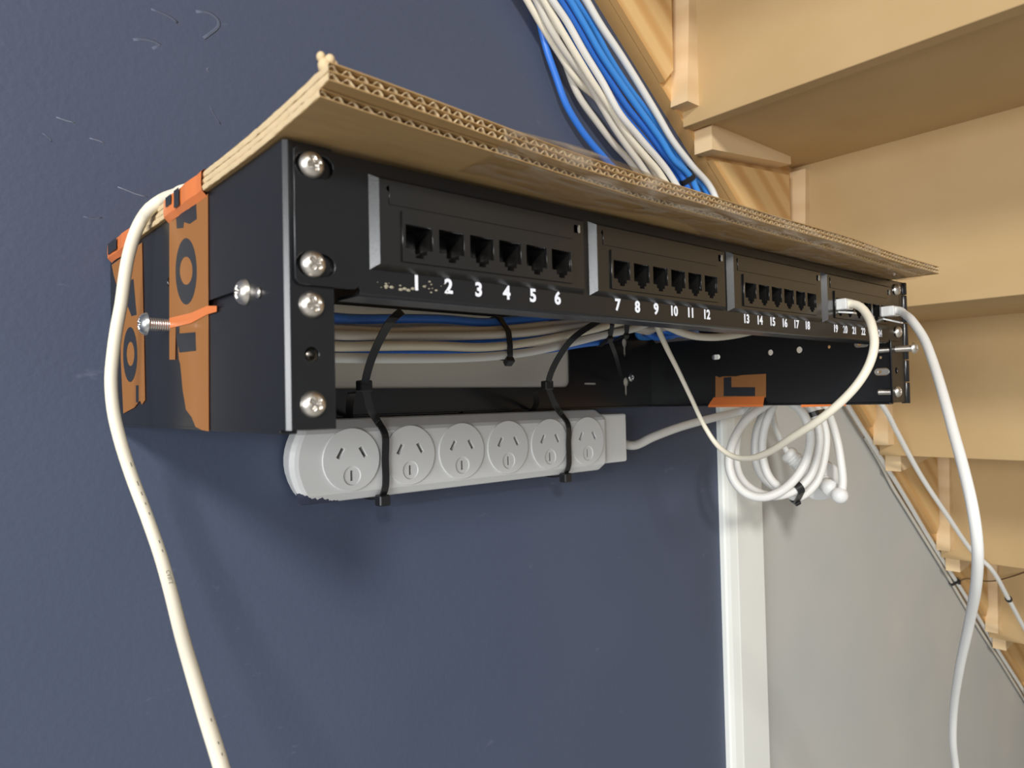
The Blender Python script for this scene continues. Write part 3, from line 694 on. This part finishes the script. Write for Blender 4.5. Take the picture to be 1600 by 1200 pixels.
tail = tube('thin_lead', loop([(1206,636,792),(1211,665,792),(1221,690,791),(1231,708,789)]), 3.2, 'white_cable', pl)

# ------------------------------------------------------------------- network cables
def cable(name, pts, r, m_, label, cat='cable', group=None, **k):
    return tag(tube(name, pts, r, m_, **k), label, cat, group)
C6 = lambda l, Y: [aY(800+x/3.2, y/3.2, Y+(i*.0)) for i, (x, y) in enumerate(l)]
def inner(l): return [aY(x, y, Y) for x, y, Y in l]
gB, gC = 'blue cables of the stair bundle', 'cream cables of the stair bundle'
up_top = {  # visible run along the stringer, from the stair down towards the bracket
 'c1': (222, [(20,-90),(75,0),(150,130),(235,270),(320,400),(430,500),(520,620),(590,720),(690,830)]),
 'c2': (214, [(75,-90),(130,0),(190,130),(270,260),(375,400),(450,520),(520,640),(600,760),(650,830)]),
 'c3': (208, [(110,-90),(165,0),(240,130),(315,260),(400,400),(490,530),(575,660),(670,780),(750,880)]),
 'c4': (204, [(140,-90),(190,0),(270,115),(350,255),(440,405),(530,570),(640,700),(800,890)]),
 'c5': (226, [(165,60),(225,200),(280,340),(340,480),(420,600),(510,720),(600,820)]),
 'b0': (228, [(110,-60),(140,80),(158,170),(180,260),(220,380),(270,520),(340,640),(400,720),(470,800)]),
 'b1': (222, [(140,-90),(207,0),(275,120),(365,290),(465,440),(565,580),(665,700),(765,820),(830,900)]),
 'b2': (216, [(180,-90),(243,0),(312,110),(402,260),(505,420),(585,540),(685,660),(765,770),(860,900)]),
 'b3': (212, [(215,-90),(278,0),(362,140),(442,280),(545,430),(645,570),(738,700),(800,800),(900,910)]),
 'b4': (220, [(255,-90),(315,0),(402,130),(482,280),(592,450),(692,580),(772,700),(878,865),(960,940)]),
}
LAB = {'b0': 'single blue cable hanging apart from the bundle against the navy wall', 'b1': 'darker blue cable lying against the cream cables of the bundle',
 'b4': 'light blue cable lying next to the single white cable at the stringer', 'c1': 'cream cable crossing over the single blue cable on the navy wall',
 'c4': 'white cable of the bundle lying against the blue cables', 'c5': 'grey cable bowing out below the cream cables of the bundle'}
hole = {}
names = ['c1','c2','c3','c4','c5','b0','b1','b2','b3','b4']
for i, n in enumerate(names): hole[n] = V(241, 184+9.5*(i % 5), -9-8*(i//5)-(4 if i % 2 else 0))
inn = {
 'b0': [(1000,486,196),(900,492,190),(800,501,186),(757,504,184),(690,499,182),(619,499,178),(560,502,172),(515,503,160)],
 'c1': [(1010,492,196),(933,500,190),(820,512,184),(764,516,182),(670,517,178),(614,520,174),(560,516,170),(515,512,160)],
 'c2': [(1015,498,194),(936,507,186),(887,514,182),(820,521,176),(740,524,174),(670,525,172),(600,526,168),(515,524,158)],
 'b1': [(1005,490,196),(935,512,192),(851,525,190),(776,531,188),(720,535,184),(626,534,178),(532,536,170),(505,536,158)],
 'c3': [(1012,494,192),(937,510,184),(832,535,176),(757,544,172),(682,541,168),(600,540,164),(525,541,160),(500,540,150)],
 'b2': [(1008,492,198),(952,527,196),(907,537,194),(844,547,192),(760,551,188),(701,549,186),(607,548,180),(525,547,172),(500,546,160)],
 'c4': [(1025,494,192),(982,509,188),(907,528,180),(832,547,176),(757,556,172),(682,559,168),(607,557,164),(525,551,160),(500,549,152)],
 'c5': [(1020,500,200),(940,503,198),(850,510,198),(760,509,198),(680,508,196),(600,509,192),(510,506,182)],
}
RUN = {}
for i, n in enumerate(names):
    Y, l = up_top[n]; run = C6(l, Y)
    h = hole[n]
    run = [run[0]+V(-700,0,560), run[0]+V(-420,0,336), run[0]+V(-170,0,138)] + run
    path = run + [V(max(run[-1].x+34, 282+i*4), Y-4, max(48, run[-1].z*.45)), V(288+5*(i % 5), h.y+5, 8+7*(i//5)), V(270, h.y+1, h.z+2), h, h+V(-26,-1,-1)]
    if n in inn:
        q = inner(inn[n]); path += q; e = q[-1]
        j = ['b0','c5','c1','c2','b1','c3','b2','c4'].index(n); cl, rw = j % 3, j//3
        path += [V(e.x-35, e.y-6, e.z), V(-214+5*cl, 118+8*rw, e.z*.6-8), V(-233+7.4*cl, 72, -9-7.6*rw), V(-226+8*cl, 44, -9-7.6*rw), V(-198+8.4*j, 29, -10-7.2*(j % 2))]
    else: path += [V(190, 212-9*(n == 'b4'), -7), V(100, 216-9*(n == 'b4'), -6.5), V(60+30*(n == 'b4'), 120, -7), V(36+22*(n == 'b4'), 29, -10)]
    RUN[n] = (path, 3.15)
# white cable on the face of the stringer, on down under the riser corners
wl = C6([(300,-110),(370,0),(440,120),(540,270),(640,430),(730,580),(800,700),(900,830),(1000,950)], 213)
e = wl[-1]; wl = [wl[0]+V(-700,0,556), wl[0]+V(-350,0,278)] + wl + [V(e.x+24, 203, e.z-64)]
def aS(x, y, off):
    # point of that sight line on the sloping plane under the riser corners
    d = ray(x, y); k = .8035; return CAM + d*((198-off-k*(CAM.x-289)-CAM.z)/(d.z+k*d.x))
low1 = [aS(x, y, 9) for x, y in ((1383,640),(1400,672),(1440,745),(1480,805),(1520,862),(1548,888),(1576,936),(1602,984),(1640,1045))]
low1 += [low1[-1]+V(250,0,-201), low1[-1]+V(520,0,-418)]
RUN['w1'] = (wl + [V(480,196,26)] + low1, 3.4)
def relax(runs, rounds=170, gap=.3):
    from mathutils.kdtree import KDTree
    P = {k: spline(p, 5) for k, (p, r) in runs.items()}; keys = list(P); base = {k: [v.copy() for v in P[k]] for k in keys}
    for it in range(rounds):
        tot = sum(len(v) for v in P.values()); kd = KDTree(tot); own = []
        for k in keys:
            for i, v in enumerate(P[k]): kd.insert(v, len(own)); own.append((k, i))
        kd.balance(); D = {k: [Vector((0,0,0)) for _ in P[k]] for k in keys}; hits = 0
        for k in keys:
            rk = runs[k][1]
            for i, v in enumerate(P[k]):
                for q, idx, d in kd.find_range(v, rk+3.4+gap+1.2):
                    k2, i2 = own[idx]
                    if k2 == k: continue
                    # distance from v to the neighbour's segment line
                    L = P[k2]; t = (L[min(i2+1, len(L)-1)]-L[max(i2-1, 0)]).normalized(); w_ = v-q; w_ = w_-t*w_.dot(t); dd_ = w_.length
                    need = rk+runs[k2][1]+gap
                    if dd_ < need:
                        hits += 1
                        if dd_ < .05: w_ = Vector((0, 1 if keys.index(k) > keys.index(k2) else -1, .3)); w_.normalize()
                        else: w_ = w_/dd_
                        c = w_*(need-dd_)*.5
                        if c.length > D[k][i].length: D[k][i] = c
        if not hits: break
        for k in keys:
            d = D[k]; n_ = len(d)
            for _ in range(2): d = [(d[max(i-1,0)]+d[i]*2+d[min(i+1,n_-1)])/4 if d[i].length > 1e-6 or d[max(i-1,0)].length > 1e-6 or d[min(i+1,n_-1)].length > 1e-6 else d[i] for i in range(n_)]
            for i in range(n_):
                v = P[k][i]; v += d[i]*1.15
                r = runs[k][1]
                if v.y > WALL-r: v.y = WALL-r
                if v.x < 249 and -8 < v.z < 0: v.z = min(v.z, -4.4)
                if 225 < v.x < 258: v.y = min(max(v.y, 179.3), 226.7); v.z = min(v.z, -6.3) if v.z < 3 else v.z
        for k in keys:                     # keep the runs smooth
            p = P[k]; o_ = [v.copy() for v in p]; B = base[k]
            for i in range(1, len(p)-1):
                dv = ((o_[i-1]-B[i-1])+(o_[i+1]-B[i+1]))/2-(o_[i]-B[i]); p[i] = o_[i]+dv*.25
    for k in keys:
        for v in P[k]: v.y = min(v.y, WALL-runs[k][1]-.1)
    return P
BUN = relax(RUN)
for n in names:
    blue = n[0] == 'b'
    m_ = {'c1':'cream_cable','c2':'grey_cable','c3':'cream_cable','c4':'white_cable','c5':'grey_cable'}.get(n, 'blue_cable2' if n in ('b3','b4') else 'blue_cable')
    cable('network_cable', BUN[n], 3.15, m_, LAB.get(n, 'blue network cable between other blue cables in the bundle beside the stairs' if blue else 'cream network cable between other cream cables in the bundle beside the stairs'), group=gB if blue else gC, raw=True, seg=10)
cable('network_cable', BUN['w1'], 3.4, 'white_cable', 'single white cable running along the face of the stair stringer', raw=True)
# thin cables in the angle between stringer edge and pale wall
low2 = [V(X, 226.6, zl(X)-6.6-1.2*math.sin(X*.021)) for X in range(560, 1701, 30)]
cable('network_cable', low2, 3.4, 'white_cable', 'thin white cable under the lower edge of the stair stringer meeting the pale wall', step=8)
low3 = [V(X, 231.4, zl(X)-13.6-3.5*max(0, math.sin(X*.012))) for X in range(820, 1701, 30)]
low3 = [V(730, 232.6, zl(730)-3.6), V(775, 232.6, zl(775)-5.5)] + low3
cable('network_cable', low3, 2.4, 'grey_cable', 'grey-white cable lying on the pale wall just below the stringer', step=8)
def hull_loop(cables, P, n, near, extra=.9):
    """closed loop of a strap pulled round the given cables (path, radius) where they cross the plane P, n"""
    P = Vector(P); n = Vector(n).normalized(); u = n.orthogonal().normalized(); v = n.cross(u); pts = []
    for path, r in cables:
        for a_, b_ in zip(path, path[1:]):
            da, db = (a_-P).dot(n), (b_-P).dot(n)
            if da*db <= 0 and da != db:
                h_ = a_.lerp(b_, da/(da-db))
                if (h_-P).length < near:
                    x, y = (h_-P).dot(u), (h_-P).dot(v)
                    pts += [(x+(r+extra)*math.cos(k*math.pi/8), y+(r+extra)*math.sin(k*math.pi/8)) for k in range(16)]
    pts = sorted(set(pts)); H = []
    for seq in (pts, pts[::-1]):
        c_ = []
        for q in seq:
            while len(c_) > 1 and (c_[-1][0]-c_[-2][0])*(q[1]-c_[-2][1])-(c_[-1][1]-c_[-2][1])*(q[0]-c_[-2][0]) <= 0: c_.pop()
            c_.append(q)
        H += c_[:-1]
    return [P+u*x+v*y for x, y in H]
def tie_round(name, label, cables, P, n, near, width, thick, toward, cat='cable tie', hw=6, tail=None):
    t = thing(name, label, cat); lp = hull_loop(cables, P, n, near, .15+thick/2); W = Vector(n).normalized()
    fl_ = []                              # straight spans stay straight
    for a_, b_ in zip(lp, lp[1:]+lp[:1]):
        k = max(1, int((b_-a_).length/3)); fl_ += [a_.lerp(b_, j/k) for j in range(k)]
    strap('strap', fl_, width, thick, W, 'nylon', t, closed=True, step=2)
    if hw:
        h_ = max(lp, key=lambda q: q.dot(Vector(toward))); c_ = sum(lp, V(0,0,0))/len(lp); a_ = (h_-c_).normalized()
        bm = bmesh.new(); bx(bm, (-hw*.35,-hw/2,-hw/2), (hw*.35,hw/2,hw/2), .6, 1); hm = Matrix((a_, W, a_.cross(W))).transposed().to_4x4(); hm.translation = h_+a_*hw*.25
        bmesh.ops.transform(bm, matrix=hm, verts=bm.verts); bm_obj('head', bm, 'nylon', t)
        if tail: strap('tail', [h_]+tail, width*.85, 1.1, (1,-.3,0), 'nylon', t)
    return t
# clips and wire tie down there
dstr = V(1,0,-.79)
tie_round('cable_clip', 'black clip holding the single white cable to the stringer', [(BUN['w1'], 3.4)], aS(1576,936,9), dstr, 12, 5, 1.6, (0,-1,-1), 'cable clip', hw=0)
P2 = spline(low2, 5); P3 = spline(low3, 5); XC = 1060
tie_round('cable_clip', 'black tie holding thin white cables at the stringer edge', [(P2, 3.4), (P3, 2.4)], V(XC, 229, zl(XC)-10), dstr, 22, 6, 1.4, (0,-1,-.6), 'cable clip', hw=7)
cable('wire', [V(XC, 221, zl(XC)-9), V(XC+6, 212, zl(XC)-3), aY(1524,906,200), aY(1540,908,196), aX(1562,906,1172), aX(1590,898,1200), aX(1612,890,1214.6)], 1.0, 'wire', 'thin dark wire curving from the stringer clip to the stair', cat='wire')
tie_round('cable_tie', 'black cable tie around the blue cables just above the cardboard', [(BUN[k], 3.15) for k in ('b2','b3','b4')], aY(1074,279,214), (.72,0,-.7), 30, 5, 1.4, (.8,-.5,.6), hw=8)

# sagging cable behind the panel
cable('network_cable', [V(92,24,-30), V(96,60,-28)] + [aY(x,y,Y) for x,y,Y in ((1036,504,122),(1054,515,122),(1080,524,116),(1110,527,110),(1145,524,104),(1182,516,96))] + [V(160,60,-30), V(172,25,-26)], 3.0, 'cream_cable', 'cream cable sagging below the back of the patch panel')

# patch leads with clear plugs
def rj45(X, tilt, label, fwd):
    t = thing('network_plug', label, 'plug')
    bm = bmesh.new(); bx(bm, (X-5.4,MY-fwd,-29.2), (X+5.4,MY+3,-22.2), .5, 1); bm_obj('plug_body', bm, 'clear', t)
    bm = bmesh.new(); bx(bm, (X-4.6,MY-fwd+1.5,-28.3), (X+4.6,MY-.5,-27.6)); bm_obj('contact_plate', bm, 'zinc', t)
    vs = [(X-3,MY+1,-29.4),(X+3,MY+1,-29.4),(X+2.6,MY-fwd-3,-29.6-tilt),(X-2.6,MY-fwd-3,-29.6-tilt)]; vs += [(x,y,z-1.1) for x,y,z in vs]
    mesh_obj('latch', vs, [(0,1,2,3),(4,7,6,5),(0,4,5,1),(1,5,6,2),(2,6,7,3),(3,7,4,0)], 'clear', t)
    return t
X19, X24 = -194.5+108.2*3, -194.5+108.2*3+70
rj45(X19, 1.6, 'clear network plug beside the number nineteen', 7)
rj45(X24, 4.2, 'clear network plug in the port nearest the hinge with its latch hanging down', 9)
leadB = [V(X19,-6,-25.6), V(X19,-13,-25.6)] + [aD(x,y,d) for x,y,d in ((1345,480,449),(1355,492,442),(1363,512,432),(1366,540,426),(1358,570,424),(1340,600,426),(1312,630,432),(1280,656,442),(1240,682,462),(1200,707,490),(1172,716,510),(1145,713,528),(1122,697,540),(1102,668,545),(1080,622,540),(1058,576,533),(1040,540,528),(1026,506,524))] + [V(66,92,-12), V(62,55,-16), V(60,24,-22)]
cable('patch_lead', leadB, 2.75, 'cream_cable', 'cream patch lead looping down from port 19 and back up behind the panel', rad=lambda t: .95-.34*math.exp(-((t-.60)/.16)**2), step=3)
leadA = [V(X24,-8,-25.6), V(X24,-15,-25.4)] + [aD(x,y,d) for x,y,d in ((1412,490,492),(1424,500,470),(1443,528,448),(1458,566,425),(1474,618,400),(1490,676,380),(1506,734,365),(1520,796,355),(1527,850,356),(1526,905,372),(1514,975,420),(1500,1040,470),(1490,1110,530),(1489,1160,560),(1495,1215,590),(1500,1300,600))]
e = leadA[-1]; leadA += [V(e.x+10,e.y,-600), V(e.x,e.y,-1050), V(e.x+20,e.y-20,-1134), V(e.x+90,e.y-60,-1146.8), V(e.x+300,e.y-120,-1146.8)]
cable('patch_lead', leadA, 2.75, 'white_cable', 'white patch lead hanging from port 24 past the hinge', step=4)
# cream cable hanging at the near side of the bracket
leadC_pts = [V(-200,100,11.7), V(-222,107,11.7), aX(290,297,-237.2), aX(277,303,-238.3), aX(265,307,-239.6), aX(253,312,-241.0), aX(235,325,-245.0), aX(222,342,-247.0)] + [aD(x,y,d) for x,y,d in ((213,360,325),(205,383,325),(198,413,325),(193,447,325),(189,477,325),(183,508,324),(177,550,323),(173.5,592,322),(177,640,321),(187,685,321),(205,742,322),(229,806,320),(250,866,314),(266,922,304),(282,985,290),(300,1048,274),(320,1115,262),(342,1185,252),(358,1240,246),(390,1330,240))]
e = leadC_pts[-1]; leadC_pts += [e+V(40,10,-160), V(e.x+70,e.y+20,-700), V(e.x+60,e.y+20,-1050), V(e.x+90,e.y+10,-1134), V(e.x+170,e.y-30,-1146.8), V(e.x+420,e.y-80,-1146.8)]
cable('network_cable', leadC_pts, 2.75, 'cream_cable', 'cream printed cable hanging past the near side of the bracket', step=4)
# print on it: the readable word and the worn marks before it
def cable_print(path, r, cable_obj, items):
    P = spline(path, 4); L = [0]
    for a_, b_ in zip(P, P[1:]): L.append(L[-1]+(b_-a_).length)
    def at(s):
        i = max(0, min(len(P)-2, next((k for k in range(len(L)-1) if L[k+1] >= s), len(P)-2)))
        t = (s-L[i])/(L[i+1]-L[i]); p = P[i].lerp(P[i+1], t)
        j0, j1 = max(0, i-1), min(len(P)-1, i+2); tg = (P[j1]-P[j0]).normalized()
        return p, tg
    def fn_at(s0, ang):
        def fn(u, v, w_):
            p, tg = at(s0+u); n = (CAM-p).normalized(); n = (n-tg*n.dot(tg)).normalized(); b_ = tg.cross(n)
            a_ = ang+v/r
            return p+(n*math.cos(a_)+b_*math.sin(a_))*(r+.03+w_)
        return fn
    def s_near(px, py):
        best = None
        for i, q in enumerate(P):
            d = q-CAM; z = d.dot(_f); X = 800+FPX*d.dot(_r)/z; Y = 600-FPX*d.dot(_u)/z; e_ = (X-px)**2+(Y-py)**2
            if best is None or e_ < best[0]: best = (e_, L[i])
        return best[1]
    for kind, px, py, ln, ang in items:
        s0 = s_near(px, py)
        if kind == 'mark':
            shape2d([(-ln/2,-.22),(ln/2,-.22),(ln/2,.22),(-ln/2,.22)], [], .02, fn_at(s0, ang), 'print_mark', 'print', cable_obj)
        else: text_mesh(kind, 2.5, .02, fn_at(s0, ang), 'printed_word', 'print', cable_obj)
leadC = [o for o in col.objects if o.get('label', '').startswith('cream printed cable')][0]
cable_print(leadC_pts, 2.75, leadC, [('CABLE', 261, 902, 0, -.45)] + [('mark', x, y, l, -.5) for x, y, l in ((238,846,1.6),(241,852,1.5),(244,860,1.5),(247,866,1.4),(220,798,1.4),(226,812,1.4),(207,760,2.4),(211,770,1.8),(193,722,2.2),(197,732,2),(328,1140,1.2),(337,1172,1),(339,1178,1))])

# ------------------------------------------------------------------- black cable ties in the bracket
def hang_tie(label, front, head1, loopx, label2):
    t = thing('cable_tie', label, 'cable tie')
    strap('strap', [aY(*p) for p in front], 4.6, 1.2, (1,-.45,0), 'nylon', t)
    h = aY(*head1); bm = bmesh.new(); bx(bm, h-V(4.2,3.2,3.4), h+V(4.2,3.2,3.4), .7, 1); bm_obj('head', bm, 'nylon', t)
    # second tie: from that head round the power strip
    t2_ = thing('cable_tie', label2, 'cable tie'); X = loopx
    pts = [h+V(1,1,-1), V(h.x*.5+X*.5-1, h.y*.45+PF*.55+1, -86), V(X-1.5, PF+3, -95.4), V(X, PF-2.6, -103), V(X, PF-2.5, -120), V(X, PF-2.2, -137), V(X, PF+1.2, -143), V(X, PF+8, -146.2), V(X, PB-6, -146.2), V(X-1, PB+1.6, -142), V(X-3, PB+1.6, -118), V(X-6, PB+1.4, -95), V(X-13, 221, -86), V(h.x-3, h.y+10, h.z-4)]
    strap('strap', pts, 4.8, 1.2, (1,0,0), 'nylon', t2_, closed=False)
    bm = bmesh.new(); bx(bm, (X-4, PF-2, -150.5), (X+4, PF+5.5, -143.2), .8, 1); bm_obj('head', bm, 'nylon', t2_)
Xa = aY(599,720,PF).x; Xb = aY(885,700,PF).x
hang_tie('black cable tie hanging over the cables beside port 1', [(628,486,130),(612,500,132),(594,530,140),(580,562,152),(572,590,163),(570,604,170)], (569,603,171), Xa, 'black cable tie looped around the power strip between its first two outlets')
hang_tie('black cable tie hanging over the cables under port 7', [(952,496,160),(925,508,162),(893,531,168),(872,560,176),(860,585,182),(856,602,186)], (855,602,187), Xb, 'black cable tie looped around the power strip beside its last outlet')
INB = [(BUN[k], 3.15) for k in inn]
tie_round('cable_tie', 'black cable tie cinched around the cables above the wall cut-out', INB, aY(789,535,176), (1,-.1,0), 45, 4.2, 1.2, (0,-.35,-1), hw=6.4)
tie_round('cable_tie', 'black cable tie around the cables with its tail hanging to the lower keyhole', INB, aY(947,518,186), (1,-.35,0), 40, 4, 1.2, (0,-.5,-1), hw=5.6, tail=[aY(960,550,190), aY(967,575,208), aY(971,594,226)])
tie_round('cable_tie', 'black cable tie around the cables above the upper keyhole', INB, aY(969,508,190), (1,-.35,0), 40, 4, 1.2, (0,-.5,-1), hw=5)
# ties of the cord coil
CP = spline(cord, 4)
tie_round('cable_tie', 'black cable tie around the lower turns of the coiled cord', [(CP[int(len(CP)*.36):], 4.2)], aD(1240,770,702), aD(1256,757,699)-aD(1222,776,696), 22, 7, 1.8, (.3,-.6,-1), hw=6)
tie_round('cable_tie', 'black cable tie around the upper turns of the coiled cord', [(CP[int(len(CP)*.3):], 4.2)], aD(1271,648,712), aD(1279,672,706)-aD(1262,630,712), 24, 5, 1.6, (0,-1,0), hw=0)
